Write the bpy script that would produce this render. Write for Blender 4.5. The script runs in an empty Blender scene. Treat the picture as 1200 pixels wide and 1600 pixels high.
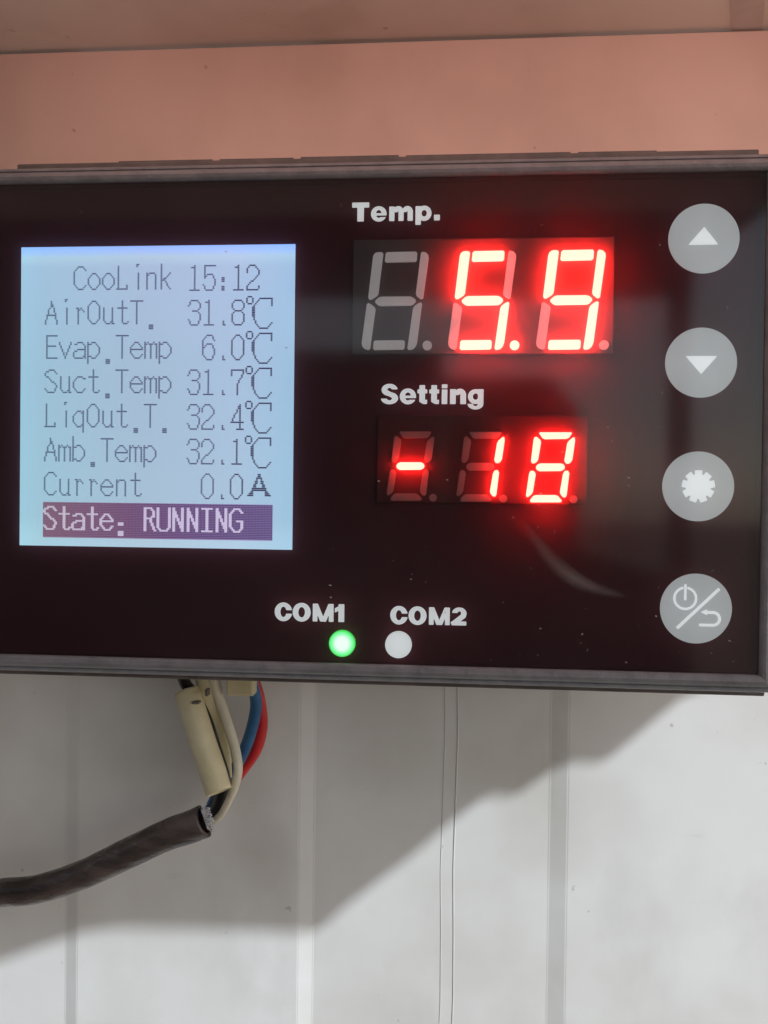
import bpy, bmesh, math, random
import numpy as np
from mathutils import Matrix, Vector
random.seed(4)
SC = bpy.context.scene
COL = SC.collection

# ------------------------------------------------------------------ camera
F = 1400.0                       # focal length in photo pixels (photo 1200 x 1600)
DIST = 0.238                     # metres from lens to the panel along the view axis
AX, AY, AZ = [math.radians(a) for a in (-0.834, 4.836, 0.691)]
Rc = Matrix.Rotation(AY, 3, 'Y') @ Matrix.Rotation(AX, 3, 'X') @ Matrix.Rotation(AZ, 3, 'Z')
TOW = Matrix(((1, 0, 0), (0, 0, -1), (0, 1, 0)))       # view frame (y up, z to viewer) -> world (z up)
RW = TOW @ Rc
axis = RW @ Vector((0, 0, -1))
CAM = -axis * (DIST / axis.y); 
cam_d = bpy.data.cameras.new('camera'); cam = bpy.data.objects.new('camera', cam_d); COL.objects.link(cam)
cam.matrix_world = Matrix.Translation(CAM) @ RW.to_4x4()
cam_d.sensor_fit = 'VERTICAL'; cam_d.sensor_height = 36; cam_d.lens = 36 * F / 1600
cam_d.clip_start = 0.005; cam_d.clip_end = 500
SC.camera = cam
SC.render.resolution_x = 768; SC.render.resolution_y = 1024

def P(px, py, depth=0.0):
    """point of the photo's pixel on the plane parallel to the panel, depth metres behind it"""
    d = RW @ Vector((px - 600, -(py - 800), -F))
    return CAM + d * ((depth - CAM.y) / d.y)

# ------------------------------------------------------------------ light
WALL = 0.070                                            # wall plane behind the panel face
HOOD_PY = 66
pa, pb = P(1090, 1085, WALL), P(520, 1450, WALL)
kx = (pa.x - pb.x) / (pa.z - pb.z)                      # shadow line slope on the wall
hood_z = P(600, HOOD_PY, WALL).z
HOOD_OUT = 0.30
drop = (hood_z - pb.z) / HOOD_OUT
to_sun = Vector((kx * drop, -1, drop)).normalized()
el = math.asin(to_sun.z); az = math.atan2(to_sun.x, to_sun.y)
w = bpy.data.worlds.new('World'); SC.world = w; w.use_nodes = True
nt = w.node_tree; bg = nt.nodes['Background']
sky = nt.nodes.new('ShaderNodeTexSky'); sky.sky_type = 'NISHITA'; sky.sun_disc = False
sky.sun_elevation = el; sky.sun_rotation = az
sky.dust_density = 1.0
hs = nt.nodes.new('ShaderNodeHueSaturation'); hs.inputs['Saturation'].default_value = 0.5
nt.links.new(sky.outputs[0], hs.inputs['Color']); nt.links.new(hs.outputs[0], bg.inputs[0]); bg.inputs[1].default_value = 0.15
sd = bpy.data.lights.new('sun', 'SUN'); sd.energy = 3.1; sd.angle = math.radians(0.6); sd.color = (0.92, 1.0, 1.08)
sun = bpy.data.objects.new('sun', sd); COL.objects.link(sun)
sun.rotation_euler = to_sun.to_track_quat('Z', 'Y').to_euler()
# added lamp with no seen source, reddening the board under the hood
ld = bpy.data.lights.new('added_red_fill', 'AREA'); ld.shape = 'RECTANGLE'; ld.size = 0.46; ld.size_y = 0.014
ld.energy = 0.088; ld.color = (1.0, 0.62, 0.54)
lo_ = bpy.data.objects.new('added_red_fill', ld); COL.objects.link(lo_)
lo_.location = (0.10, -0.045, hood_z - 0.019)
lo_.rotation_euler = (Vector((0.10, WALL, hood_z - 0.022)) - lo_.location).to_track_quat('-Z', 'Y').to_euler()
SC.view_settings.view_transform = 'Standard'; SC.view_settings.look = 'None'
SC.view_settings.exposure = 0.0; SC.view_settings.gamma = 1.0
SC.view_settings.use_curve_mapping = False

# ------------------------------------------------------------------ materials
def new_mat(name):
    m = bpy.data.materials.new(name); m.use_nodes = True
    return m, m.node_tree.nodes, m.node_tree.links, m.node_tree.nodes['Principled BSDF']

def mottled(name, a, b, scale=40, rough=0.5, bump=0.0, bscale=None, detail=6, spec=0.5, lo=0.35, hi=0.65, coords='Object', stretch=None, rvar=0.0):
    m, n, l, p = new_mat(name)
    tc = n.new('ShaderNodeTexCoord'); vec = tc.outputs[coords]
    if stretch:
        mp = n.new('ShaderNodeMapping'); mp.inputs['Scale'].default_value = stretch
        l.new(vec, mp.inputs[0]); vec = mp.outputs[0]
    no = n.new('ShaderNodeTexNoise'); no.inputs['Scale'].default_value = scale; no.inputs['Detail'].default_value = detail
    l.new(vec, no.inputs['Vector'])
    cr = n.new('ShaderNodeValToRGB'); cr.color_ramp.elements[0].position = lo; cr.color_ramp.elements[1].position = hi
    cr.color_ramp.elements[0].color = (*a, 1); cr.color_ramp.elements[1].color = (*b, 1)
    l.new(no.outputs[0], cr.inputs[0]); l.new(cr.outputs[0], p.inputs['Base Color'])
    p.inputs['Roughness'].default_value = rough; p.inputs['Specular IOR Level'].default_value = spec
    if rvar:
        mr = n.new('ShaderNodeMapRange'); mr.inputs['To Min'].default_value = rough - rvar; mr.inputs['To Max'].default_value = rough + rvar
        l.new(no.outputs[0], mr.inputs[0]); l.new(mr.outputs[0], p.inputs['Roughness'])
    if bump:
        n2 = n.new('ShaderNodeTexNoise'); n2.inputs['Scale'].default_value = bscale or scale * 6; n2.inputs['Detail'].default_value = 4
        l.new(vec, n2.inputs['Vector'])
        bp = n.new('ShaderNodeBump'); bp.inputs['Strength'].default_value = bump; bp.inputs['Distance'].default_value = 0.001
        l.new(n2.outputs[0], bp.inputs['Height']); l.new(bp.outputs[0], p.inputs['Normal'])
    return m

def wall_material(name, base, stain, speck=(0.25, 0.22, 0.18)):
    """painted sheet metal: faint grime clouds, small scuffs and specks"""
    m, n, l, p = new_mat(name)
    tc = n.new('ShaderNodeTexCoord'); vec = tc.outputs['Object']
    def noise(scale, detail, st=None):
        v = vec
        if st:
            mp = n.new('ShaderNodeMapping'); mp.inputs['Scale'].default_value = st; l.new(vec, mp.inputs[0]); v = mp.outputs[0]
        t = n.new('ShaderNodeTexNoise'); t.inputs['Scale'].default_value = scale; t.inputs['Detail'].default_value = detail
        l.new(v, t.inputs['Vector']); return t.outputs[0]
    def ramp(src, lo, hi, fac=1.0):
        r = n.new('ShaderNodeMapRange'); r.inputs[1].default_value = lo; r.inputs[2].default_value = hi
        r.inputs[3].default_value = 0; r.inputs[4].default_value = fac; r.clamp = True; l.new(src, r.inputs[0]); return r.outputs[0]
    def mix(fac, a, b):
        x = n.new('ShaderNodeMix'); x.data_type = 'RGBA'; l.new(fac, x.inputs[0])
        if isinstance(a, tuple): x.inputs[6].default_value = (*a, 1)
        else: l.new(a, x.inputs[6])
        x.inputs[7].default_value = (*b, 1); return x.outputs[2]
    c = mix(ramp(noise(14, 6), 0.42, 0.72, 0.75), base, stain)
    c = mix(ramp(noise(9, 5, (1, 1, 0.25)), 0.55, 0.75, 0.35), c, stain)
    c = mix(ramp(noise(24, 7, (1, 1, 0.5)), 0.55, 0.80, 0.30), c, speck)
    c = mix(ramp(noise(210, 2), 0.75, 0.80, 0.45), c, speck)
    c = mix(ramp(noise(60, 3, (0.5, 1, 1.6)), 0.73, 0.80, 0.22), c, speck)
    l.new(c, p.inputs['Base Color']); p.inputs['Roughness'].default_value = 0.42
    bp = n.new('ShaderNodeBump'); bp.inputs['Strength'].default_value = 0.12; bp.inputs['Distance'].default_value = 0.002
    l.new(noise(45, 3), bp.inputs['Height']); l.new(bp.outputs[0], p.inputs['Normal'])
    return m

def emit(name, col, strength):
    m, n, l, p = new_mat(name)
    p.inputs['Base Color'].default_value = (0.4, 0.05, 0.04, 1)
    p.inputs['Emission Color'].default_value = (*col, 1); p.inputs['Emission Strength'].default_value = strength
    return m

M = {}
M['wall'] = wall_material('white_painted_sheet', (0.81, 0.81, 0.79), (0.60, 0.575, 0.52))
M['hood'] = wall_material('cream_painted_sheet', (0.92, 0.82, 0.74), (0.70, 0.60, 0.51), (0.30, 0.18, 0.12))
M['trim'] = wall_material('red_glow_tinted_sheet', (0.88, 0.62, 0.54), (0.64, 0.44, 0.36), (0.36, 0.20, 0.15))  # salmon tone stands in for red glow on white paint
M['seal'] = mottled('grey_seam_sealant', (0.55, 0.55, 0.53), (0.68, 0.67, 0.65), 90, 0.8)
M['tape'] = mottled('pale_tape', (0.62, 0.52, 0.48), (0.72, 0.62, 0.57), 60, 0.5)
M['soil'] = mottled('red_soil', (0.215, 0.150, 0.105), (0.28, 0.20, 0.145), 6, 0.95, 0.6)
M['dark_block'] = mottled('dark_reflection_pane', (0.020, 0.019, 0.022), (0.035, 0.033, 0.036), 5, 0.6)
M['bezel'] = mottled('dark_grey_plastic', (0.18, 0.176, 0.194), (0.235, 0.229, 0.25), 220, 0.36, 0.25, 900, rvar=0.07)
M['housing'] = mottled('grey_plastic', (0.10, 0.085, 0.08), (0.16, 0.13, 0.125), 150, 0.5, 0.2, 700)
M['backing'] = mottled('red_veiled_print', (0.105, 0.010, 0.018), (0.13, 0.012, 0.023), 30, 0.7, spec=0.2)  # maroon tint stands in for the red veil over black print
M['print'] = mottled('pale_grey_print', (0.72, 0.71, 0.71), (0.80, 0.79, 0.79), 400, 0.6, spec=0.1)
M['button'] = mottled('grey_touch_pad', (0.30, 0.305, 0.32), (0.42, 0.42, 0.43), 45, 0.55, spec=0.2)
M['icon'] = mottled('white_print', (0.62, 0.63, 0.65), (0.72, 0.73, 0.75), 300, 0.6, spec=0.1)
M['module'] = mottled('grey_display_face', (0.15, 0.105, 0.105), (0.18, 0.125, 0.125), 60, 0.6, spec=0.3)
M['module_dark'] = mottled('red_veiled_display_face', (0.085, 0.016, 0.020), (0.105, 0.020, 0.025), 60, 0.6, spec=0.3)  # maroon like the backing, with the red veil in the colour
M['seg_off'] = mottled('unlit_segment', (0.66, 0.52, 0.50), (0.74, 0.60, 0.58), 160, 0.45)
M['seg_on'] = emit('lit_red_segment', (1.0, 0.023, 0.017), 46)
M['green'] = emit('lit_green_lamp', (0.30, 1.0, 0.46), 2.6)
M['led_off'] = mottled('pale_unlit_lamp', (0.72, 0.74, 0.75), (0.78, 0.80, 0.81), 100, 0.5)
M['sheath'] = mottled('black_brown_rubber', (0.030, 0.024, 0.023), (0.13, 0.10, 0.09), 90, 0.27, 0.7, 260, stretch=(0.5, 1, 1.6), rvar=0.12)
M['blue'] = mottled('blue_insulation', (0.018, 0.085, 0.21), (0.03, 0.13, 0.28), 120, 0.32)
M['red'] = mottled('red_insulation', (0.50, 0.012, 0.018), (0.62, 0.03, 0.03), 120, 0.32)
M['black'] = mottled('black_insulation', (0.010, 0.008, 0.009), (0.022, 0.017, 0.017), 120, 0.35)
M['cream'] = mottled('cream_insulation', (0.62, 0.56, 0.42), (0.72, 0.66, 0.52), 90, 0.4, 0.2)
M['sleeve'] = mottled('yellowed_sleeve', (0.60, 0.52, 0.31), (0.74, 0.66, 0.44), 70, 0.42, 0.35, 300)
M['fibre'] = mottled('pale_filler', (0.55, 0.55, 0.58), (0.75, 0.75, 0.78), 200, 0.8)

M['seg_off_dim'] = mottled('unlit_dim_segment', (0.38, 0.24, 0.23), (0.46, 0.29, 0.28), 160, 0.45)
def add_glow(m, col, k):
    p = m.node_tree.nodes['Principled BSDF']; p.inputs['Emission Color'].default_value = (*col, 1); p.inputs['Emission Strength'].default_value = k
for key_, k_ in (('seg_off', .13), ('print', .46), ('button', .27), ('icon', .58), ('led_off', .48)): add_glow(M[key_], (.95, .98, 1.0), k_)  # emission added to lift parts that shade leaves too dark

def lamp_gradient(m):
    n, l = m.node_tree.nodes, m.node_tree.links; p = n['Principled BSDF']
    tc = n.new('ShaderNodeTexCoord'); mp_ = n.new('ShaderNodeMapping'); mp_.inputs['Location'].default_value = (-1, 0, -1); mp_.inputs['Scale'].default_value = (2, 0, 2)
    l.new(tc.outputs['Generated'], mp_.inputs[0]); gr = n.new('ShaderNodeTexGradient'); gr.gradient_type = 'SPHERICAL'; l.new(mp_.outputs[0], gr.inputs[0])
    cr = n.new('ShaderNodeValToRGB'); cr.color_ramp.elements[0].color = (0.01, .50, .06, 1); cr.color_ramp.elements[1].color = (.62, 1, .74, 1); cr.color_ramp.elements[1].position = .55
    e_ = cr.color_ramp.elements.new(.2); e_.color = (.10, .85, .28, 1)
    l.new(gr.outputs[0], cr.inputs[0]); l.new(cr.outputs[0], p.inputs['Emission Color']); p.inputs['Emission Strength'].default_value = 1.35
lamp_gradient(M['green'])
def glass_material():
    m, n, l, p = new_mat('dusty_smoked_acrylic'); n.remove(p)
    out = n['Material Output']
    tr = n.new('ShaderNodeBsdfTransparent'); gl = n.new('ShaderNodeBsdfGlossy'); gl.inputs['Roughness'].default_value = 0.07
    fr = n.new('ShaderNodeFresnel'); fr.inputs['IOR'].default_value = 1.6
    mx = n.new('ShaderNodeMixShader'); l.new(fr.outputs[0], mx.inputs[0]); l.new(tr.outputs[0], mx.inputs[1]); l.new(gl.outputs[0], mx.inputs[2])
    # dust: thin film plus isolated specks and short hairs
    df = n.new('ShaderNodeBsdfDiffuse'); df.inputs[0].default_value = (0.75, 0.70, 0.68, 1)
    tc = n.new('ShaderNodeTexCoord')
    no = n.new('ShaderNodeTexNoise'); no.inputs['Scale'].default_value = 18; no.inputs['Detail'].default_value = 8; l.new(tc.outputs['Object'], no.inputs['Vector'])
    fm = n.new('ShaderNodeMapRange'); fm.inputs[1].default_value = 0.35; fm.inputs[2].default_value = 0.8; fm.inputs[3].default_value = 0.004; fm.inputs[4].default_value = 0.020
    l.new(no.outputs[0], fm.inputs[0])
    m2 = n.new('ShaderNodeMixShader'); l.new(fm.outputs[0], m2.inputs[0]); l.new(mx.outputs[0], m2.inputs[1]); l.new(df.outputs[0], m2.inputs[2])
    l.new(m2.outputs[0], out.inputs['Surface'])
    vs = n.new('ShaderNodeVolumeScatter'); vs.inputs['Density'].default_value = 44; vs.inputs['Color'].default_value = (1, 0.55, 0.62, 1)
    l.new(vs.outputs[0], out.inputs['Volume'])
    return m
M['glass'] = glass_material()

def lcd_material(name, stops, strength, axis=0, span=(0, 1), vstops=None, vspan=None):
    m, n, l, p = new_mat(name)
    tc = n.new('ShaderNodeTexCoord'); sx = n.new('ShaderNodeSeparateXYZ'); l.new(tc.outputs['Object'], sx.inputs[0])
    def grad(out, sp, st):
        mr = n.new('ShaderNodeMapRange'); mr.inputs[1].default_value = sp[0]; mr.inputs[2].default_value = sp[1]; l.new(out, mr.inputs[0])
        cr = n.new('ShaderNodeValToRGB')
        while len(cr.color_ramp.elements) < len(st): cr.color_ramp.elements.new(0.5)
        for e_, (pos, c) in zip(cr.color_ramp.elements, st): e_.position = pos; e_.color = (*c, 1)
        l.new(mr.outputs[0], cr.inputs[0]); return cr.outputs[0]
    c = grad(sx.outputs[axis], span, stops)
    if vstops:
        mu = n.new('ShaderNodeMix'); mu.data_type = 'RGBA'; mu.blend_type = 'MULTIPLY'; mu.inputs[0].default_value = 1
        l.new(c, mu.inputs[6]); l.new(grad(sx.outputs[2], vspan, vstops), mu.inputs[7]); c = mu.outputs[2]
    p.inputs['Base Color'].default_value = (0.04, 0.04, 0.045, 1); p.inputs['Roughness'].default_value = 0.4
    l.new(c, p.inputs['Emission Color']); p.inputs['Emission Strength'].default_value = strength
    return m

def lin(r, g, b):
    f = lambda c: (c / 255 / 12.92) if c <= 10 else ((c / 255 + 0.055) / 1.055) ** 2.4
    return (f(r), f(g), f(b))

# ------------------------------------------------------------------ object helpers
def meta(o, label=None, cat=None, group=None, kind=None):
    if label: o['label'] = label
    if cat: o['category'] = cat
    if group: o['group'] = group
    if kind: o['kind'] = kind
    return o
def empty(name, loc, label, cat, group=None, kind=None):
    o = bpy.data.objects.new(name, None); o.location = loc; o.empty_display_size = 0.01
    COL.objects.link(o); meta(o, label, cat, group, kind); return o
def obj(name, bm, mat, parent=None, smooth=False, label=None):
    me = bpy.data.meshes.new(name); bm.normal_update(); bm.to_mesh(me); bm.free()
    for m in (mat if isinstance(mat, list) else [mat]): me.materials.append(m)
    if smooth: me.polygons.foreach_set('use_smooth', [True] * len(me.polygons))
    o = bpy.data.objects.new(name, me); COL.objects.link(o)
    if parent:
        o.parent = parent
        base = parent.location.copy(); q = parent.parent
        while q: base += q.location; q = q.parent
        o.location = -base                       # meshes are authored in world coordinates
    if label: o['label'] = label
    return o
def box(bm, x0, x1, y0, y1, z0, z1, bev=0, seg=2):
    g = bmesh.ops.create_cube(bm, size=1, matrix=Matrix.Translation(((x0+x1)/2, (y0+y1)/2, (z0+z1)/2)) @ Matrix.Diagonal((x1-x0, y1-y0, z1-z0, 1)))
    if bev:
        es = list({e for v in g['verts'] for e in v.link_edges})
        bmesh.ops.bevel(bm, geom=es, offset=bev, segments=seg, profile=0.5, affect='EDGES')
def extrude_poly(bm, pts, y0, y1):
    """pts: (x,z) outline; solid between y0 (front) and y1 (back)"""
    a = [bm.verts.new((x, y0, z)) for x, z in pts]; b = [bm.verts.new((x, y1, z)) for x, z in pts]
    n = len(pts); bm.faces.new(a); bm.faces.new(b[::-1])
    for i in range(n): bm.faces.new((a[i], b[i], b[(i+1) % n], a[(i+1) % n]))
    bmesh.ops.recalc_face_normals(bm, faces=bm.faces)
def smooth_line(pts, k=8):
    """Catmull-Rom through 3D points (with radius as 4th)"""
    pts = [np.array(p, float) for p in pts]; q = [2*pts[0]-pts[1]] + pts + [2*pts[-1]-pts[-2]]; out = []
    for i in range(1, len(q)-2):
        for j in range(k):
            t = j/k
            out.append(0.5*((2*q[i]) + (-q[i-1]+q[i+1])*t + (2*q[i-1]-5*q[i]+4*q[i+1]-q[i+2])*t*t + (-q[i-1]+3*q[i]-3*q[i+1]+q[i+2])*t**3))
    out.append(q[-2]); return out
def tube(bm, pts, seg=20, cap=True, inner=0.0, wob=0.0, flat=1.0):
    rings = []
    def ring_at(i, rr):
        c = Vector(pts[i][:3]); a = Vector(pts[max(i-1, 0)][:3]); b = Vector(pts[min(i+1, len(pts)-1)][:3])
        t = (b-a).normalized(); u = t.cross(Vector((0, 1, 0))).normalized(); v = t.cross(u).normalized()
        return [bm.verts.new(c + (u*math.cos(2*math.pi*k/seg) + v*math.sin(2*math.pi*k/seg)*flat) * rr * (1+wob*math.sin(i*0.9+k*1.3)*math.cos(i*0.37))) for k in range(seg)]
    def bridge(r1, r2):
        for k in range(seg): bm.faces.new((r1[k], r1[(k+1) % seg], r2[(k+1) % seg], r2[k]))
    rings = [ring_at(i, pts[i][3]) for i in range(len(pts))]
    for a, b in zip(rings, rings[1:]): bridge(a, b)
    if inner:
        ri = [ring_at(i, pts[i][3]*inner) for i in range(len(pts))]
        for a, b in zip(ri, ri[1:]): bridge(b, a)
        bridge(rings[0], ri[0]); bridge(rings[-1], ri[-1])
    elif cap:
        bm.faces.new(rings[0]); bm.faces.new(rings[-1])
    bmesh.ops.recalc_face_normals(bm, faces=bm.faces)

# signed shapes for printed marks, filled on a fine grid with exact cut edges
def s_box(x0, x1, y0, y1): return lambda X, Y: np.maximum(np.maximum(x0-X, X-x1), np.maximum(y0-Y, Y-y1))
def s_ell(cx, cy, a, b): return lambda X, Y: (np.sqrt(((X-cx)/a)**2 + ((Y-cy)/b)**2) - 1) * min(a, b)
def s_half(px, py, nx, ny): return lambda X, Y: (X-px)*nx + (Y-py)*ny
def s_line(x0, y0, x1, y1, t):
    L = math.hypot(x1-x0, y1-y0); ux, uy = (x1-x0)/L, (y1-y0)/L
    return lambda X, Y: np.maximum(np.abs(-(X-x0)*uy + (Y-y0)*ux) - t/2, np.abs((X-x0)*ux + (Y-y0)*uy - L/2) - L/2)
def U(*f): return lambda X, Y: np.minimum.reduce([g(X, Y) for g in f])
def I(*f): return lambda X, Y: np.maximum.reduce([g(X, Y) for g in f])
def N(f): return lambda X, Y: -f(X, Y)
def ring(cx, cy, a, b, t, tv=None): return I(s_ell(cx, cy, a, b), N(s_ell(cx, cy, a-t, b-(tv or t))))
def fill(bm, f, bb, place, res=44):
    x0, x1, y0, y1 = bb; nx = max(4, int((x1-x0)*res)); ny = max(4, int((y1-y0)*res))
    xs = np.linspace(x0, x1, nx); ys = np.linspace(y0, y1, ny); X, Y = np.meshgrid(xs, ys); V = f(X, Y)
    cache = {}
    def vert(key, x, y):
        if key not in cache: cache[key] = bm.verts.new(place(x, y))
        return cache[key]
    for j in range(ny-1):
        for i in range(nx-1):
            cs = [(i, j), (i+1, j), (i+1, j+1), (i, j+1)]; vv = [V[b, a] for a, b in cs]
            if min(vv) >= 0: continue
            poly = []
            for k in range(4):
                a, b = cs[k], cs[(k+1) % 4]; va, vb = vv[k], vv[(k+1) % 4]
                if va < 0: poly.append(vert(a, xs[a[0]], ys[a[1]]))
                if (va < 0) != (vb < 0):
                    t = va/(va-vb); key = (min(a, b), max(a, b))
                    poly.append(vert(key, xs[a[0]]+(xs[b[0]]-xs[a[0]])*t, ys[a[1]]+(ys[b[1]]-ys[a[1]])*t))
            if len(poly) >= 3:
                try: bm.faces.new(poly)
                except ValueError: pass

# heavy wide grotesque letters, cap height 1
def g_e(): 
    return (U(I(ring(.415, .385, .415, .405, .265, .20), N(I(s_half(.42, .30, 0, 1), s_half(.42, .215, 0, -1), s_half(.36, 0, -1, 0)))), s_box(.2, .80, .30, .425)), .83)
def g_n(): return (U(s_box(0, .29, 0, .76), s_box(.52, .81, 0, .5), I(ring(.50, .46, .31, .325, .275, .26), s_half(0, .46, 0, -1), s_half(.24, 0, -1, 0))), .81)
def g_o(w=1.03): return (ring(w/2, .5, w/2, .53, .33, .24), w)
GL = {
 'T': lambda: (U(s_box(0, .91, .73, 1), s_box(.28, .63, 0, .8)), .91),
 'e': g_e, 'n': g_n, 'O': g_o,
 'm': lambda: (U(s_box(0, .28, 0, .76), s_box(.49, .765, 0, .5), s_box(.97, 1.25, 0, .5),
        I(ring(.475, .46, .29, .32, .26, .26), s_half(0, .46, 0, -1), s_half(.2, 0, -1, 0)),
        I(ring(.96, .46, .29, .32, .26, .26), s_half(0, .46, 0, -1), s_half(.68, 0, -1, 0))), 1.25),
 'p': lambda: (U(s_box(0, .29, -.22, .76), ring(.46, .385, .385, .40, .25, .235)), .84),
 '.': lambda: (s_box(0, .31, 0, .3), .31),
 'S': lambda: (U(I(ring(.44, .715, .41, .31, .30, .205), U(s_half(.42, 0, 1, 0), s_half(0, .74, 0, -1))),
        I(ring(.44, .29, .44, .31, .31, .205), U(s_half(.46, 0, -1, 0), s_half(0, .27, 0, 1))),
        s_line(.22, .63, .66, .39, .235)), .88),
 't': lambda: (U(s_box(.10, .39, .10, .96), s_box(0, .50, .54, .74), I(ring(.40, .22, .30, .225, .285, .2), s_half(0, .22, 0, 1), s_half(.50, 0, 1, 0))), .52),
 'i': lambda: (U(s_box(0, .285, 0, .74), s_box(0, .285, .80, 1)), .285),
 'g': lambda: (U(s_box(.52, .80, .0, .76), ring(.40, .385, .385, .375, .25, .215), I(ring(.40, .02, .40, .29, .28, .17), s_half(0, .02, 0, 1))), .80),
 'C': lambda: (I(ring(.5, .5, .5, .53, .33, .24), N(I(s_half(.6, 0, -1, 0), s_half(0, .60, 0, 1), s_half(0, .40, 0, -1)))), .97),
 'M': lambda: (U(s_box(0, .27, 0, 1), s_box(.91, 1.18, 0, 1), I(U(s_line(.13, 1.05, .59, -.05, .26), s_line(1.05, 1.05, .59, -.05, .26)), s_box(.0, 1.18, 0, 1))), 1.18),
 '1': lambda: (U(s_box(.24, .57, 0, 1), I(s_line(.0, .62, .45, .86, .22), s_half(.45, 0, 1, 0), s_half(.03, 0, -1, 0))), .57),
 '2': lambda: (U(I(ring(.43, .68, .41, .34, .31, .22), U(s_half(0, .70, 0, -1), s_half(.50, 0, -1, 0))), I(s_line(.76, .62, .02, .03, .29), s_half(0, .02, 0, -1), s_half(.80, 0, 1, 0), s_half(0, .60, 0, 1)), s_box(.0, .83, 0, .23)), .84),
}
def lettering(text, lefts, cap_top, base, px_mid, depth, parent, right=None, label=None):
    """lefts: photo x of every letter's left edge (and the last letter's right edge)"""
    bm = bmesh.new(); zb = P(px_mid, base, depth).z; zt = P(px_mid, cap_top, depth).z; H = zt - zb
    for ch, l, r in zip(text, lefts, lefts[1:] + [None]):
        f, wd = GL[ch](); X0 = P(l, base, depth).x
        s = H * (right or 1)
        fill(bm, f, (-.06, wd+.06, -.35, 1.1), lambda x, y: (X0 + x*s, depth, zb + y*H))
    bmesh.ops.recalc_face_normals(bm, faces=bm.faces)
    return obj('lettering', bm, M['print'], parent, label=label)

# ================================================================== SETTING
gb = bmesh.new(); bmesh.ops.create_grid(gb, x_segments=8, y_segments=8, size=60, matrix=Matrix.Translation((0, 0, -1.35)))
meta(obj('ground', gb, M['soil']), 'red bare soil below the unit', kind='structure')

# ribbed wall: raised and recessed bands, sloped steps between them
def wx(px, py=1400): return P(px, py, WALL).x
wall = empty('panel_wall', (wx(600), WALL, P(600, 1600, WALL).z - .3), 'white ribbed sheet metal wall with diagonal shadow behind the display unit', 'wall')
DEEP = 0.0011
prof = []
raised = True
edges = [(101, 121), (466, 489), (857, 885)]
step = wx(862) - wx(100)
xs = [(wx(a), wx(b)) for a, b in edges]
prof = [(xs[0][0] - step*1.02 - .02, 0), ]
prof = [(-1.3, 0), (xs[0][0]-step/2-.005, 0), (xs[0][0]-step/2, DEEP), (xs[0][0], DEEP), (xs[0][1], 0), (xs[1][0], 0), (xs[1][1], DEEP), (xs[2][0], DEEP), (xs[2][1], 0)]
x = xs[2][1]
for k in range(9):
    x += step*0.49; prof += [(x, 0), (x + .005, DEEP)]
    x += step*0.51; prof += [(x, DEEP), (x + .005, 0)]
prof.append((x + .4, 0))
bm = bmesh.new(); zs = [-1.25, -.5, hood_z - .0005]
cols = [[bm.verts.new((px_, WALL + d, z)) for z in zs] for px_, d in prof]
for a, b in zip(cols, cols[1:]):
    for i in range(len(zs)-1): bm.faces.new((a[i], b[i], b[i+1], a[i+1]))
back = [[bm.verts.new((px_, WALL + .05, z)) for z in (zs[0], zs[-1])] for px_ in (prof[0][0], prof[-1][0])]
bm.faces.new((back[0][0], back[0][1], back[1][1], back[1][0]))
bmesh.ops.bevel(bm, geom=[e for e in bm.edges if abs(e.verts[0].co.x - e.verts[1].co.x) < 1e-6 and len(e.link_faces) == 2], offset=.0006, segments=2, affect='EDGES')
obj('cladding_sheet', bm, M['wall'], wall, smooth=False)
for px_, wd in ((689, .00014), (709, .00026)):          # lap seam between two sheets
    bm = bmesh.new(); X = wx(px_)
    pts = []
    for k in range(60):
        z = -1.2 + k/59*(hood_z+1.19); pts.append((X + .0004*math.sin(k*1.7) + .0003*math.sin(k*.41), WALL + DEEP - .0001, z, wd*(.8+.3*random.random())))
    tube(bm, pts, 6, flat=.5); obj('seam', bm, M['seal'], wall)

# upper board behind the unit, red glow put into its salmon colour
z_lo = P(600, 420, WALL).z
tx0, tx1 = -.9, 1.2
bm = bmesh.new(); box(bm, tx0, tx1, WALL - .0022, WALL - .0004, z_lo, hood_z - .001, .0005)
meta(obj('backing_board', bm, M['trim']), 'board on the wall above the display unit, red glow put into its colour', 'board')

# hood above the unit: right end and front edge are cut to shape the wall's shadow
out_px = [(1093, 1083), (1067, 1090), (1057, 1097), (943, 1192), (890, 1192), (867, 1203), (810, 1243), (770, 1239),
          (713, 1280), (660, 1327), (547, 1413), (507, 1450), (487, 1458), (400, 1456), (185, 1450), (125, 1458), (60, 1480), (0, 1502), (-90, 1530)]  # traced back from the wanted shadow edge, the cable's shadow included
plan = []
for px_, py_ in out_px:
    q = P(px_, py_, WALL); t = (hood_z - q.z) / to_sun.z
    plan.append((q.x + to_sun.x*t, WALL + to_sun.y*t))
slope = (plan[0][0]-plan[3][0], plan[0][1]-plan[3][1])
k0 = (WALL + .03 - plan[0][1]) / slope[1] if abs(slope[1]) > 1e-9 else 0
first = (plan[0][0], WALL + .03)
plan = [(-.9, WALL + .03), first] + plan + [(-.9, plan[-1][1])]
hood = empty('hood', (.1, WALL, hood_z), 'pale pinkish sheet metal hood overhanging the display unit, edges cut to shape the wall shadow', 'hood')
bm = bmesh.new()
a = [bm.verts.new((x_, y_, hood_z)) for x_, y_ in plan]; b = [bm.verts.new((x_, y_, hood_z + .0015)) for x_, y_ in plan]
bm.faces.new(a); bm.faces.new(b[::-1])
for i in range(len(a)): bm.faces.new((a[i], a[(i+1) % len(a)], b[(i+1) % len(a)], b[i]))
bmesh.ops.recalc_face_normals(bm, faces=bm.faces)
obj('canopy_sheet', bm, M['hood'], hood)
def hoodpt(px_, py_):
    d = RW @ Vector((px_ - 600, -(py_ - 800), -F)); return CAM + d * ((hood_z - CAM.z) / d.z)
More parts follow.
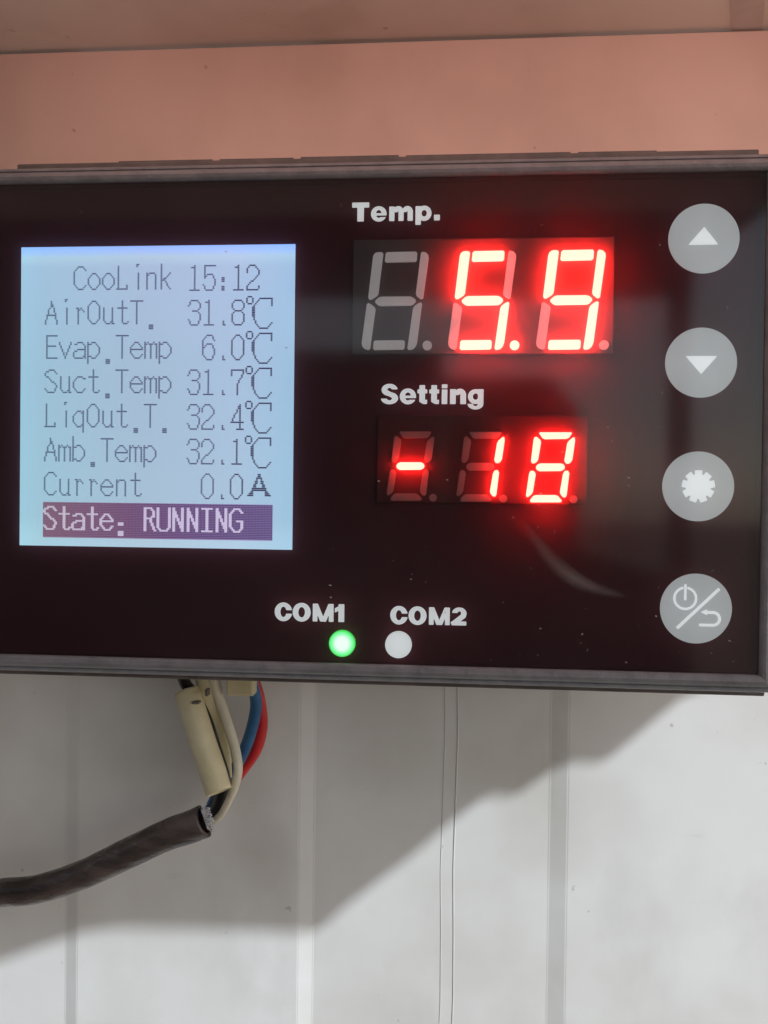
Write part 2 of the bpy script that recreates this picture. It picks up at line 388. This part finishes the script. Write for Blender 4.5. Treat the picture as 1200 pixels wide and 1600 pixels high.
q = [hoodpt(1143, 50), hoodpt(1191, 48), hoodpt(1196, -12), hoodpt(1141, -10)]
bm = bmesh.new(); a = [bm.verts.new((p_.x, p_.y, hood_z - .0004)) for p_ in q]; b = [bm.verts.new((p_.x, p_.y, hood_z - .0001)) for p_ in q]
bm.faces.new(a); bm.faces.new(b[::-1])
for i in range(4): bm.faces.new((a[i], a[(i+1) % 4], b[(i+1) % 4], b[i]))
bmesh.ops.recalc_face_normals(bm, faces=bm.faces)
obj('tape_patch', bm, M['tape'], hood)

# dark panes added out of view, shaped for the reflections in the glass
MIR = 1.5
def mp(px_, py_): v = P(px_, py_, MIR); return v.x, v.z
opp = empty('reflection_panes', (0, -MIR, -1.3), 'dark panes added opposite the display unit to shape its reflections', 'frame')
def pane(name, pts):
    bm = bmesh.new(); extrude_poly(bm, pts, -MIR - .03, -MIR); obj(name, bm, M['dark_block'], opp)
pane('panel', [mp(-900, 2600), mp(690, 2600), mp(690, 548), (mp(450, 0)[0], mp(0, 548)[1]), mp(-900, 548)])
pane('panel', [mp(-900, 462), mp(700, 462), mp(700, 100), mp(-900, 100)])
pane('panel', [mp(-900, 546), mp(446, 546), mp(446, 464), mp(-900, 464)])
pane('panel', [mp(692, 2600), mp(905, 2600), mp(905, 640), mp(860, 590), mp(692, 590)])
pane('panel', [mp(701, 0), mp(1084, 0), mp(1084, 462), mp(701, 462)])
pane('panel', [mp(1085, 0), mp(1500, 0), mp(1500, 120), mp(1200, 325), mp(1085, 425)])
pane('post', [mp(1048, 2600), mp(1084, 2600), mp(1080, 330), mp(1048, 330)])
pane('panel', [mp(906, 2600), mp(1046, 2600), mp(1046, 900), mp(906, 860)])

# ================================================================== CONTROLLER
Z = lambda y, x=600: P(x, y, 0).z
gx0, gx1 = P(-12, 660).x, P(1192, 660).x
gz1 = (P(0, 288).z + P(1190, 268).z)/2; gz0 = (P(0, 1021).z + P(1190, 1055).z)/2
ctl = empty('temperature_controller', ((gx0+gx1)/2, 0, gz0), 'dark control unit with red digits 5.9 and -18 beside a pale text screen', 'controller')
# housing behind the frame
hb = bmesh.new(); box(hb, gx0 + .003, gx1 - .003, .0062, WALL - .0025, gz0 + .002, gz1 - .002, .001)
obj('housing', hb, M['housing'], ctl)
# mounting flange, slightly taller than the frame
fx0, fx1 = P(30, 255, .012).x, P(1184, 235, .012).x
fzt = (P(35, 259, .012).z + P(1180, 235.5, .012).z)/2 ; fzb = (P(0, 1050.5, .012).z + P(1190, 1087.5, .012).z)/2
fb = bmesh.new(); box(fb, fx0, fx1, .0105, .0125, fzb + .02, fzt, .0005); box(fb, fx0 - .02, fx1 + .004, .0105, .0125, fzb, fzb + .01, .0005)
0 and box(fb, fx0, fx0 + .003, .0085, .0104, fzt - .004, fzt + .0002, .0002); 0 and box(fb, fx1 - .003, fx1, .0085, .0104, fzt - .004, fzt + .0003, .0002)
x = fx0 + .03
while x < fx1 - .03:
    l_ = random.uniform(.02, .05); box(fb, x, min(x + l_, fx1-.01), .0106, .0124, fzt - .001, fzt + random.uniform(.0001, .0004), .0001, 1); x += l_ + .002
obj('mounting_flange', fb, M['housing'], ctl)
# frame: profile swept round the glass, mitred corners
bt = P(600, 238).z; fw = ((P(0, 262).z + P(1190, 239).z)/2 - gz1)
fwb = gz0 - (P(0, 1048).z + P(1190, 1084).z)/2
def frame_profile(wd):
    return [(0, .004), (0, -.0004), (.0003, -.0009), (.0008, -.0012), (wd*.35, -.00135), (wd*.55, -.0010), (wd*.66, -.0004), (wd*.68, .0004), (wd*.72, .0004), (wd*.74, -.0001), (wd*.86, 0.0), (wd*.95, .0004), (wd, .0012), (wd, .0062), (.0002, .0062)]
bm = bmesh.new()
pt, pb_ = frame_profile(fw), frame_profile(fwb); ps = frame_profile(.0042)
rings = []
for cx, sx_, cz, sz_, pv in ((gx0, -1, gz1, 1, pt), (gx1, 1, gz1, 1, pt), (gx1, 1, gz0, -1, pb_), (gx0, -1, gz0, -1, pb_)):
    rings.append([bm.verts.new((cx + sx_*ps[i][0], pv[i][1], cz + sz_*pv[i][0])) for i in range(len(pt))])
for a, b in zip(rings, rings[1:] + rings[:1]):
    for i in range(len(pt)):
        j = (i+1) % len(pt); bm.faces.new((a[i], a[j], b[j], b[i]))
bmesh.ops.recalc_face_normals(bm, faces=bm.faces)
bmesh.ops.bevel(bm, geom=[e for e in bm.edges if abs(e.calc_face_angle(0)) > .9 and e.calc_length() > .05], offset=.00012, segments=2, affect='EDGES')
obj('front_frame', bm, M['bezel'], ctl)
# smoked front plate; black print behind it, red veil put into its colour
bm = bmesh.new(); box(bm, gx0 + .00005, gx1 - .00005, 0, .0046, gz0 + .00005, gz1 - .00005)
obj('front_plate', bm, M['glass'], ctl)
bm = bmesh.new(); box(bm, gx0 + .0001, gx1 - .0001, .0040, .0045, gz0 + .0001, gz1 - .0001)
obj('red_veiled_backing', bm, M['backing'], ctl)

# --- LCD
LY = .0025
lx0, lx1 = (P(32, 620, LY).x), (P(459, 620, LY).x)
lz1, lz0 = (P(32, 386, LY).z + P(460, 382, LY).z)/2, (P(32, 852, LY).z + P(458, 859, LY).z)/2
ax0, ax1 = P(68.5, 620, LY).x, P(428, 620, LY).x
az1, az0 = (P(68, 410, LY).z + P(428, 409, LY).z)/2, (P(68, 838, LY).z + P(428, 844.5, LY).z)/2
base_loc = None
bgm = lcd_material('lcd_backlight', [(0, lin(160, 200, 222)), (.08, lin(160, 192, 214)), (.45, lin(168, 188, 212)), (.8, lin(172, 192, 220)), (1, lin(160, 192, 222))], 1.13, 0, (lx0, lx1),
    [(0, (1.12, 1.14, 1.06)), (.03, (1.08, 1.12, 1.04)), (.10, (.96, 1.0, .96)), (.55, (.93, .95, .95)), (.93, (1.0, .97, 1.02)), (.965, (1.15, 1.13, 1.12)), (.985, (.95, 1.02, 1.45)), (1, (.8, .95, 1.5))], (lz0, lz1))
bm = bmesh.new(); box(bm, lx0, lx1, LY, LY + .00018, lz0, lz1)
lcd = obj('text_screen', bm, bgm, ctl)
lcd['label'] = 'pale blue screen listing temperatures in dot characters'
txt_m = lcd_material('lcd_dots', [(0, lin(84, 106, 134)), (.5, lin(86, 92, 136)), (.75, lin(92, 90, 134)), (.87, lin(50, 40, 86)), (1, lin(46, 30, 80))], .8, 0, (ax0, ax1))
bar_m = lcd_material('lcd_bar_dots', [(0, lin(128, 86, 112)), (.35, lin(110, 64, 102)), (.7, lin(74, 44, 104)), (1, lin(48, 28, 90))], .8, 0, (ax0, ax1))
gap_m = lcd_material('lcd_bar_field', [(0, lin(160, 126, 152)), (.5, lin(152, 120, 170)), (1, lin(168, 142, 204))], .85, 0, (ax0, ax1))
PX, PZ = (ax1-ax0)/160, (az1-az0)/160
A_ = {
 'C': ['8,3 6,1 3,1 0,4 0,11 3,14 6,14 8,12'], 'o': ['3,5 5,5 8,8 8,11 5,14 3,14 0,11 0,8 3,5'], 'L': ['1,1 1,14', '0,14 7,14 7,12'],
 'i': ['4,0 5,0', '4,1 4,1', '5,5 5,14'], 'n': ['1,5 1,14', '1,7 3,5 6,5 7,6 7,14'], 'k': ['1,0 1,14', '7,5 1,10', '3,9 7,14'],
 'A': ['4,1 4,3 1,9 0,14', '4,2 5,3 7,9 8,14', '1,9 7,9'], 'r': ['3,5 3,14', '2,5 3,5', '3,7 5,5 7,7'], 'O': ['3,1 5,1 8,4 8,11 5,14 3,14 0,11 0,4 3,1'],
 'u': ['1,5 1,12 3,14 5,14 7,12', '7,5 7,14 8,14'], 't': ['4,1 4,12 5,14 7,14 8,13', '1,5 7,5'], 'T': ['0,1 8,1', '4,1 4,14'],
 '.': ['3,15 5,15', '3,16 5,16', '3,17 5,17'], 'E': ['1,1 1,14', '1,1 8,1', '1,7 7,7', '1,14 8,14'], 'v': ['0,5 4,14 8,5'],
 'a': ['1,6 3,5 6,5 8,7 8,14', '8,9 3,9 0,11 0,13 2,14 6,14 8,12'], 'p': ['0,5 0,17', '0,7 3,5 5,5 8,8 8,11 5,14 3,14 0,12'],
 'e': ['8,12 6,14 3,14 0,11 0,8 3,5 5,5 8,8 8,9 0,9'], 'm': ['0,5 0,14', '0,6 2,5 4,6 4,14', '4,6 6,5 8,6 8,14'],
 'S': ['8,3 6,1 3,1 0,3 0,4 7,9 8,11 6,14 2,14 0,12'], 'c': ['8,6 6,5 3,5 0,8 0,11 3,14 6,14 8,12'], 'q': ['7,5 7,17', '7,7 5,5 3,5 0,8 0,11 3,14 5,14 7,12'],
 'b': ['0,0 0,14', '0,7 3,5 5,5 8,8 8,11 5,14 3,14 0,12'], 'R': ['1,1 1,14', '1,1 5,1 7,3 7,6 5,7 1,7', '4,7 8,14'], 'U': ['0,1 0,12 2,14 6,14 8,12 8,1'],
 'N': ['1,1 1,14', '1,2 7,13', '7,1 7,14'], 'I': ['1,1 7,1', '4,1 4,14', '1,14 7,14'], 'G': ['8,3 6,1 3,1 0,4 0,11 3,14 6,14 8,12 8,8 5,8'],
 ';': ['3,10 5,10', '3,11 5,11', '3,15 5,15', '3,16 5,16', '3,17 5,17'],
 '1': ['4,1 4,15', '2,2 4,2', '1,15 7,15'], '2': ['0,5 0,3 2,1 5,1 8,4 8,6 0,13 0,15 7,15 8,13'], '3': ['0,4 2,1 6,1 8,3 8,5 6,7 3,7', '6,7 8,9 8,12 6,15 2,15 0,12'],
 '4': ['6,1 6,15', '6,1 0,11 8,11', '4,15 8,15'], '5': ['8,1 1,1 1,8 3,6 6,6 8,9 8,12 6,15 2,15 0,12'], '6': ['8,4 6,1 3,1 0,4 0,12 3,15 6,15 8,12 8,9 6,6 3,6 1,8'],
 '7': ['0,4 0,1 8,1 8,3 4,9 4,15'], '8': ['2,1 6,1 8,3 8,5 6,7 2,7 0,5 0,3 2,1', '2,7 0,9 0,13 2,15 6,15 8,13 8,9 6,7'], '0': ['3,1 5,1 8,4 8,12 5,15 3,15 0,12 0,4 3,1'],
 ',': ['4,13 4,15', '5,15 5,15'], ':': ['3,8 4,8', '3,9 4,9', '3,10 4,10', '3,13 4,13', '3,14 4,14', '3,15 4,15'],
 '@': ['1,-1 3,-1', '0,0 0,2', '4,0 4,2', '1,3 3,3', '17,4 17,0', '17,1 15,0 9,0 5,4 5,11 6,14 9,17 14,17 17,14', '4,5 4,10'],
 'Z': ['9,1 9,3', '10,1 10,3', '8,4 8,6', '11,4 11,6', '7,5 7,8', '12,5 12,8', '6,7 6,10', '13,7 13,10', '5,9 5,12', '14,9 14,12', '4,11 4,13', '15,11 15,13', '3,12 3,13', '16,12 16,13', '6,9 13,9', '6,10 13,10', '8,3 8,3', '11,3 11,3', '2,13 5,13', '14,13 17,13'],
}
def glyph_px(ch):
    s = set()
    for pl in A_.get(ch, []):
        pts = [tuple(map(int, t.split(','))) for t in pl.split()]
        for (x0, y0), (x1, y1) in zip(pts, pts[1:]) if len(pts) > 1 else [(pts[0], pts[0])]:
            k = max(abs(x1-x0), abs(y1-y0), 1)
            for i in range(k+1): s.add((round(x0+(x1-x0)*i/k), round(y0+(y1-y0)*i/k)))
    return s
def row_px(cells, row):
    s = set()
    for col, ch in cells: s |= {(col*10 + cx + .4, row*20 + cy + 1) for cx, cy in glyph_px(ch)}
    return s
def cells(left, right='', col=10, start=0):
    r = [(start+i, c) for i, c in enumerate(left) if c != ' ']
    k = col
    for c in right:
        if c != ' ': r.append((k, c))
        k += 1
    return r
def dots(pixels, mat, depth, fillx=1.22, fillz=.82, name='text_row'):
    bm = bmesh.new()
    for x_, y_ in pixels:
        X = ax0 + x_*PX; Zt = az1 - y_*PZ
        vs = [bm.verts.new(v) for v in ((X, depth, Zt - PZ*fillz), (X + PX*fillx, depth, Zt - PZ*fillz), (X + PX*fillx, depth, Zt), (X, depth, Zt))]
        bm.faces.new(vs)
    return obj(name, bm, mat, lcd)
rows = [cells('CooLink', '15:12', 10, 2), cells('AirOutT.', '31,8@'), cells('Evap.Temp', ' 6,0@'), cells('Suct.Temp', '31,7@'),
        cells('LiqOut.T.', '32,4@'), cells('Amb.Temp', '32,1@'), cells('Current', ' 0,0Z')]
for r, c in enumerate(rows): dots(row_px(c, r), txt_m, LY - .00004)
# highlighted bottom line: every dot dark except the letters
st = row_px(cells('State; RUNNING'), 7); st = {(int(a), b) for a, b in st}; st |= {(a+1, b) for a, b in st}
bm = bmesh.new(); zt_ = az1 - 139.6*PZ; vs = [bm.verts.new(v) for v in ((ax0, LY-.00003, az0 - .4*PZ), (ax1, LY-.00003, az0 - .4*PZ), (ax1, LY-.00003, zt_), (ax0, LY-.00003, zt_))]; bm.faces.new(vs)
obj('highlight_field', bm, gap_m, lcd)
dots({(a, b) for a in range(160) for b in range(140, 160) if (a, b) not in st}, bar_m, LY - .00006, .80, .72, 'highlight_bar')
hl_m = lcd_material('lcd_bar_letters', [(0, lin(208, 194, 212)), (.5, lin(214, 198, 230)), (1, lin(218, 204, 236))], .95, 0, (ax0, ax1))
dots(st, hl_m, LY - .00006, 1.0, 1.0, 'text_row')

# --- seven segment displays
def disc_pts(cx, cz, r, n=28): return [(cx + r*math.cos(2*math.pi*k/n), cz + r*math.sin(2*math.pi*k/n)) for k in range(n)]
def display(corners, mat, polys, dp, zoom, off, shifts, lit, off_mat, label):
    q = [P(*c, .0018) for c in corners]
    bm = bmesh.new(); box(bm, (q[0].x+q[3].x)/2, (q[1].x+q[2].x)/2, .0018, .0038, (q[2].z+q[3].z)/2, (q[0].z+q[1].z)/2, .0001, 1)
    d = obj('digit_display', bm, mat, ctl); d['label'] = label
    for shift, on in zip(shifts, lit):
        for key, poly in list(polys.items()) + [('p', None)]:
            if key == 'p':
                c = P(dp[0]/zoom + off[0], dp[1]/zoom + off[1], .0015); r = dp[2]/zoom*.17e-3
                pts = disc_pts(c.x, c.z, r)
            else:
                pts = []
                for x_, y_ in poly: v = P(x_/zoom + off[0], y_/zoom + off[1], .0015); pts.append((v.x, v.z))
            ref = P(shift[1], shift[2], .0015).x - P(shift[0], shift[2], .0015).x
            bm = bmesh.new(); extrude_poly(bm, [(x_ + ref, z_) for x_, z_ in pts], .00105, .0022)
            bmesh.ops.bevel(bm, geom=[e for e in bm.edges if abs(e.verts[0].co.y - e.verts[1].co.y) > 1e-4], offset=.00028 if key != 'p' else .00001, segments=3, affect='EDGES')
            is_on = key in on
            name = ('lit_' if is_on else 'unlit_') + ('dot' if key == 'p' else 'segment')
            obj(name, bm, M['seg_on'] if is_on else off_mat, d)
big = {'a': [(258,148),(552,142),(546,235),(248,242)], 'f': [(178,146),(235,150),(186,548),(112,596),(92,580),(140,178),(155,158)],
 'b': [(588,143),(618,144),(646,158),(660,187),(606,588),(588,590),(537,548)], 'g': [(200,565),(500,562),(545,600),(505,645),(195,650),(150,610)],
 'e': [(82,622),(105,625),(162,670),(108,1062),(72,1060),(42,1040),(30,1008)], 'c': [(598,617),(548,1005),(525,1048),(492,1062),(458,1060),(514,662),(570,620)],
 'd': [(145,975),(435,972),(430,1058),(138,1062)]}
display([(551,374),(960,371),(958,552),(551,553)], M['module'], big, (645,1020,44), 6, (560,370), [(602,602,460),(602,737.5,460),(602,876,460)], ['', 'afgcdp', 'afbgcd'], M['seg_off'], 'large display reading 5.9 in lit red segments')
small = {'a': [(190,253),(345,253),(325,283),(212,285)], 'f': [(176,270),(202,292),(187,385),(168,400),(155,392),(168,280)], 'b': [(352,272),(357,285),(343,385),(325,402),(307,390),(322,298)],
 'g': [(190,397),(300,397),(313,415),(298,432),(188,433),(175,415)], 'e': [(158,427),(178,440),(163,535),(138,556),(132,550),(148,438)], 'c': [(316,427),(331,436),(317,552),(305,557),(287,535),(303,440)],
 'd': [(170,543),(275,543),(300,573),(292,577),(150,577),(150,567)]}
display([(590,650),(918,649),(917,788),(588,786)], M['module_dark'], small, (350,563,18), 3, (560,590), [(618,618,728),(618,727,728),(618,836,728)], ['g', 'bc', 'abcdefg'], M['seg_off_dim'], 'small display reading -18 in lit red segments')

# --- printed words
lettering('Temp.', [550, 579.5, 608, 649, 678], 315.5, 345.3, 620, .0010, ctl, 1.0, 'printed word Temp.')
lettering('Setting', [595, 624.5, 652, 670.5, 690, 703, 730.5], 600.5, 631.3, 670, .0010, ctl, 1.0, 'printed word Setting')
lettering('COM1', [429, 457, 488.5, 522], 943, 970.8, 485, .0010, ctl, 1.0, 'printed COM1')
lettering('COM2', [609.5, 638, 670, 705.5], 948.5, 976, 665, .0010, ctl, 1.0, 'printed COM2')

# --- indicator lamps
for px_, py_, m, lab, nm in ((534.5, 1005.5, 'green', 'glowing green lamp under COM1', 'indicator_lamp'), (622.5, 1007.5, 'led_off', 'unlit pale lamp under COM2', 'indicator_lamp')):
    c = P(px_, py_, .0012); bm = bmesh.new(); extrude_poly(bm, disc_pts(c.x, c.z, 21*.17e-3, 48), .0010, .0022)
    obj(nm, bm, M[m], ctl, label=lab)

# --- touch buttons
UNIT = .17e-3
def button(px_, py_, rx, icon, label):
    c = P(px_, py_, .0012); r = (P(px_+rx, py_, .0012).x - P(px_-rx, py_, .0012).x)/2
    bm = bmesh.new(); extrude_poly(bm, disc_pts(c.x, c.z, r, 72), .0012, .0017)
    b_ = obj('touch_button', bm, M['button'], ctl, label=label)
    bm = bmesh.new(); s = r / 55.0
    f, bb, res = icon
    fill(bm, f, bb, lambda x, y: (c.x + x*s, .00105, c.z + y*s), res)
    bmesh.ops.recalc_face_normals(bm, faces=bm.faces)
    obj('icon', bm, M['icon'], b_)
def tri(pts):
    def f(X, Y):
        o = []
        for (x0, y0), (x1, y1) in zip(pts, pts[1:] + pts[:1]):
            L = math.hypot(x1-x0, y1-y0); o.append(((X-x0)*(y1-y0) - (Y-y0)*(x1-x0))/L)
        return np.maximum.reduce(o)
    return f
up = tri([(-24, -10), (0, 18), (22, -10)][::-1]); dn = tri([(-24, 10), (24, 10), (0, -18)][::-1])
teeth = [s_line(0, 0, 25.2*math.sin(a), 25.2*math.cos(a), 11) for a in [2*math.pi*k/9 for k in range(9)]]
gear = U(s_ell(0, 0, 19, 19), *teeth)
arc_pow = I(ring(-17, 16, 18.5, 18.5, 3.6), N(s_box(-20, -14, 26, 40)))
ret = U(s_line(5, -25.5, 27, -25.5, 4.2), s_line(12, -5.5, 27, -5.5, 4.2), I(ring(26, -15.5, 12.2, 12.2, 4.2), s_half(26, 0, -1, 0)), tri([(7, -5), (17, -10), (17, -.5)]))
ret = U(s_line(5, -25.5, 27, -25.5, 4.2), s_line(14, -5.5, 27, -5.5, 4.2), I(ring(26, -15.5, 12.2, 12.2, 4.2), s_half(26, 0, -1, 0)), tri([(7, -5), (17, -.5), (17, -10)]), tri([(7, -5), (17, -10), (17, -.5)]))
power = U(arc_pow, s_line(-17, 13, -17, 38, 3.6), s_line(-29, -31.5, 35, 32, 4.6), ret)
bb0 = (-45, 45, -45, 45)
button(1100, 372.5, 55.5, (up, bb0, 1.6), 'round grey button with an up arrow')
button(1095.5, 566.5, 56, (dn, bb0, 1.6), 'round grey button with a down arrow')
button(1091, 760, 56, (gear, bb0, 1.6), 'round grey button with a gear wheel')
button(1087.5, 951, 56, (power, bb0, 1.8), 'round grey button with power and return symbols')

# --- dust, short hairs and a wiped smear on the plate
M['dust'] = mottled('dust', (0.55, 0.48, 0.45), (0.75, 0.70, 0.66), 500, 0.9)
bm = bmesh.new()
for k in range(150):
    x_ = random.uniform(gx0 + .09, gx1 - .002) if k % 5 else random.uniform(gx0 + .002, gx1 - .002); z_ = gz0 + .002 + (gz1 - gz0 - .004) * (random.random() ** 1.6)
    rr = random.choice((.00005, .00007, .0001, .00017)); a0 = random.random()*6; st_ = random.uniform(1, 2.6)
    bm.faces.new([bm.verts.new((x_ + rr*st_*math.cos(a0 + 2*math.pi*i/6), -.00006, z_ + rr*math.sin(2*math.pi*i/6 + .4*a0))) for i in range(6)])
for k in range(14):
    x_, z_ = random.uniform(gx0 + .09, gx1 - .004), random.uniform(gz0 + .004, gz1 - .004); a0 = random.random()*6; pts = []
    for t in range(5): pts.append((x_, -.0001, z_, .00004)); a0 += random.uniform(-.7, .7); x_ += .00022*math.cos(a0); z_ += .00022*math.sin(a0)
    tube(bm, pts, 4)
meta(obj('dust', bm, M['dust'], ctl), kind='stuff')
sm_m, n_, l_, p_ = new_mat('wiped_smear'); n_.remove(p_)
t_ = n_.new('ShaderNodeBsdfTransparent'); d_ = n_.new('ShaderNodeBsdfDiffuse'); d_.inputs[0].default_value = (.8, .74, .72, 1)
mx_ = n_.new('ShaderNodeMixShader'); l_.new(t_.outputs[0], mx_.inputs[1]); l_.new(d_.outputs[0], mx_.inputs[2])
tc_ = n_.new('ShaderNodeTexCoord'); no_ = n_.new('ShaderNodeTexNoise'); no_.inputs['Scale'].default_value = 160; no_.inputs['Detail'].default_value = 5; l_.new(tc_.outputs['Object'], no_.inputs['Vector'])
at_ = n_.new('ShaderNodeAttribute'); at_.attribute_name = 'smear_amount'
mu_ = n_.new('ShaderNodeMath'); mu_.operation = 'MULTIPLY'; l_.new(at_.outputs['Fac'], mu_.inputs[0]); l_.new(no_.outputs[0], mu_.inputs[1]); l_.new(mu_.outputs[0], mx_.inputs[0])
l_.new(mx_.outputs[0], n_['Material Output'].inputs['Surface'])
bm = bmesh.new(); lay = bm.verts.layers.float.new('smear_amount'); prev = None
arc_ = [(818, 812), (836, 842), (856, 868), (880, 892), (910, 912), (945, 924), (985, 932)]
for i in range(25):
    t = i/24*(len(arc_)-1); a = min(int(t), len(arc_)-2); f_ = t - a
    px_ = arc_[a][0]*(1-f_) + arc_[a+1][0]*f_; py_ = arc_[a][1]*(1-f_) + arc_[a+1][1]*f_
    dx, dy = arc_[a+1][0]-arc_[a][0], arc_[a+1][1]-arc_[a][1]; L_ = math.hypot(dx, dy); w_ = 4 + 11*math.sin(math.pi*i/24)
    row = []
    for j_ in range(-3, 4):
        v = P(px_ - dy/L_*w_*j_/3, py_ + dx/L_*w_*j_/3, -.00004); q_ = bm.verts.new(v); q_[lay] = .25*math.sin(math.pi*i/24)*(1-abs(j_)/3)*(1.0 if i < 12 else 1.3); row.append(q_)
    if prev:
        for j_ in range(6): bm.faces.new((prev[j_], prev[j_+1], row[j_+1], row[j_]))
    prev = row
obj('smear', bm, sm_m, ctl)

# ================================================================== CABLE
D = .046
def path(pts): 
    o = []
    for px_, py_, dd, r in pts: v = P(px_, py_, dd); o.append((v.x, v.y, v.z, r*.17e-3*(DIST+dd)/DIST))
    return o
v0 = P(-40, 1400, D)
cab = empty('wiring_cable', (v0.x, D, v0.z), 'black rubber cable with blue, red and cream cores bending up behind the control unit', 'cable')
def wire(name, pts, mat, seg=20, **k):
    bm = bmesh.new(); tube(bm, smooth_line(path(pts), 8), seg, **k)
    return obj(name, bm, mat, cab, smooth=True)
s = wire('sheath', [(-160, 1412, D, 22), (-60, 1405, D, 22), (0, 1395, D, 22), (60, 1389, D, 22.5), (130, 1366, D, 23), (200, 1333, D, 24), (260, 1305, D, 24.5), (300, 1291, D, 25.5), (319, 1283, D, 26)], M['sheath'], 40, inner=.74, wob=.012)
wire('black_wire', [(300, 1290, D, 10), (325, 1280, D, 11), (338, 1265, D, 11.5), (347, 1240, D, 11.5), (349, 1215, D, 11), (335, 1165, D, 10), (315, 1100, D, 9), (291, 1070, D, 9.5), (281, 1040, D - .004, 9.5)], M['black'])
wire('blue_wire', [(305, 1285, D, 8), (322, 1272, D+.003, 8), (334, 1250, D+.004, 8), (350, 1220, D+.006, 8.5), (372, 1192, D+.006, 9), (390, 1150, D+.005, 9.5), (400, 1105, D+.004, 9.5), (396, 1075, D+.002, 9), (388, 1045, D, 9)], M['blue'])
wire('red_wire', [(308, 1288, D, 7), (330, 1276, D+.006, 7), (352, 1240, D+.009, 7.5), (378, 1206, D+.010, 8), (400, 1172, D+.009, 9), (409, 1135, D+.009, 9.5), (406, 1095, D+.008, 9), (396, 1060, D+.007, 9)], M['red'])
wire('cream_wire', [(310, 1292, D, 5), (340, 1278, D-.002, 6), (355, 1256, D-.006, 6), (367, 1228, D-.007, 7), (372, 1200, D-.006, 7.5), (366, 1165, D-.004, 8), (352, 1120, D-.002, 8.5), (340, 1085, D, 9), (330, 1045, D, 10)], M['cream'])
wire('flat_wire', [(358, 1215, D+.001, 5), (352, 1180, D+.001, 9), (340, 1130, D+.001, 14), (328, 1090, D, 16), (318, 1045, D, 17)], M['sleeve'], flat=.4)
sl = bmesh.new(); tube(sl, smooth_line(path([(291, 1079, D-.002, 20), (303, 1115, D-.004, 21), (317, 1160, D-.006, 21), (331, 1202, D-.008, 21.5), (342, 1238, D-.010, 21)]), 8), 36, inner=.84, wob=.008)
obj('sleeve', sl, M['sleeve'], cab, smooth=True, label='cream tube slipped over the black wire')
for nx_, ny_, w_, h_ in ((305, 1099, .0011, .0004), (322, 1083, .0005, .0011)):
    c = P(nx_, ny_, D-.0085); bm = bmesh.new(); box(bm, c.x-w_, c.x+w_, c.y+.0002, c.y+.0030, c.z-h_, c.z+h_, .0002, 1)
    obj('notch', bm, M['housing'], cab)
ct = bmesh.new(); c = P(378, 1058, D-.001); box(ct, c.x-.0045, c.x+.0045, c.y-.003, c.y+.003, P(378, 1084, D).z, P(378, 1030, D).z, .0008)
obj('connector', ct, M['sleeve'], cab)
fb = bmesh.new()
for k in range(70):
    a = random.uniform(-1, 1); b_ = random.uniform(-1, 1); x0_, y0_ = 319 + a*5, 1281 + a*15; ang = -.35 + random.uniform(-.9, .9); pts = []
    for t in range(6):
        pts.append((x0_, y0_, D - .003 + b_*.003, random.uniform(.35, .8))); x0_ += 3.0*math.cos(ang); y0_ += 3.0*math.sin(ang); ang += random.uniform(-.5, .6)
    tube(fb, smooth_line(path(pts), 3), 5)
obj('frayed_filler', fb, M['fibre'], cab, smooth=True)
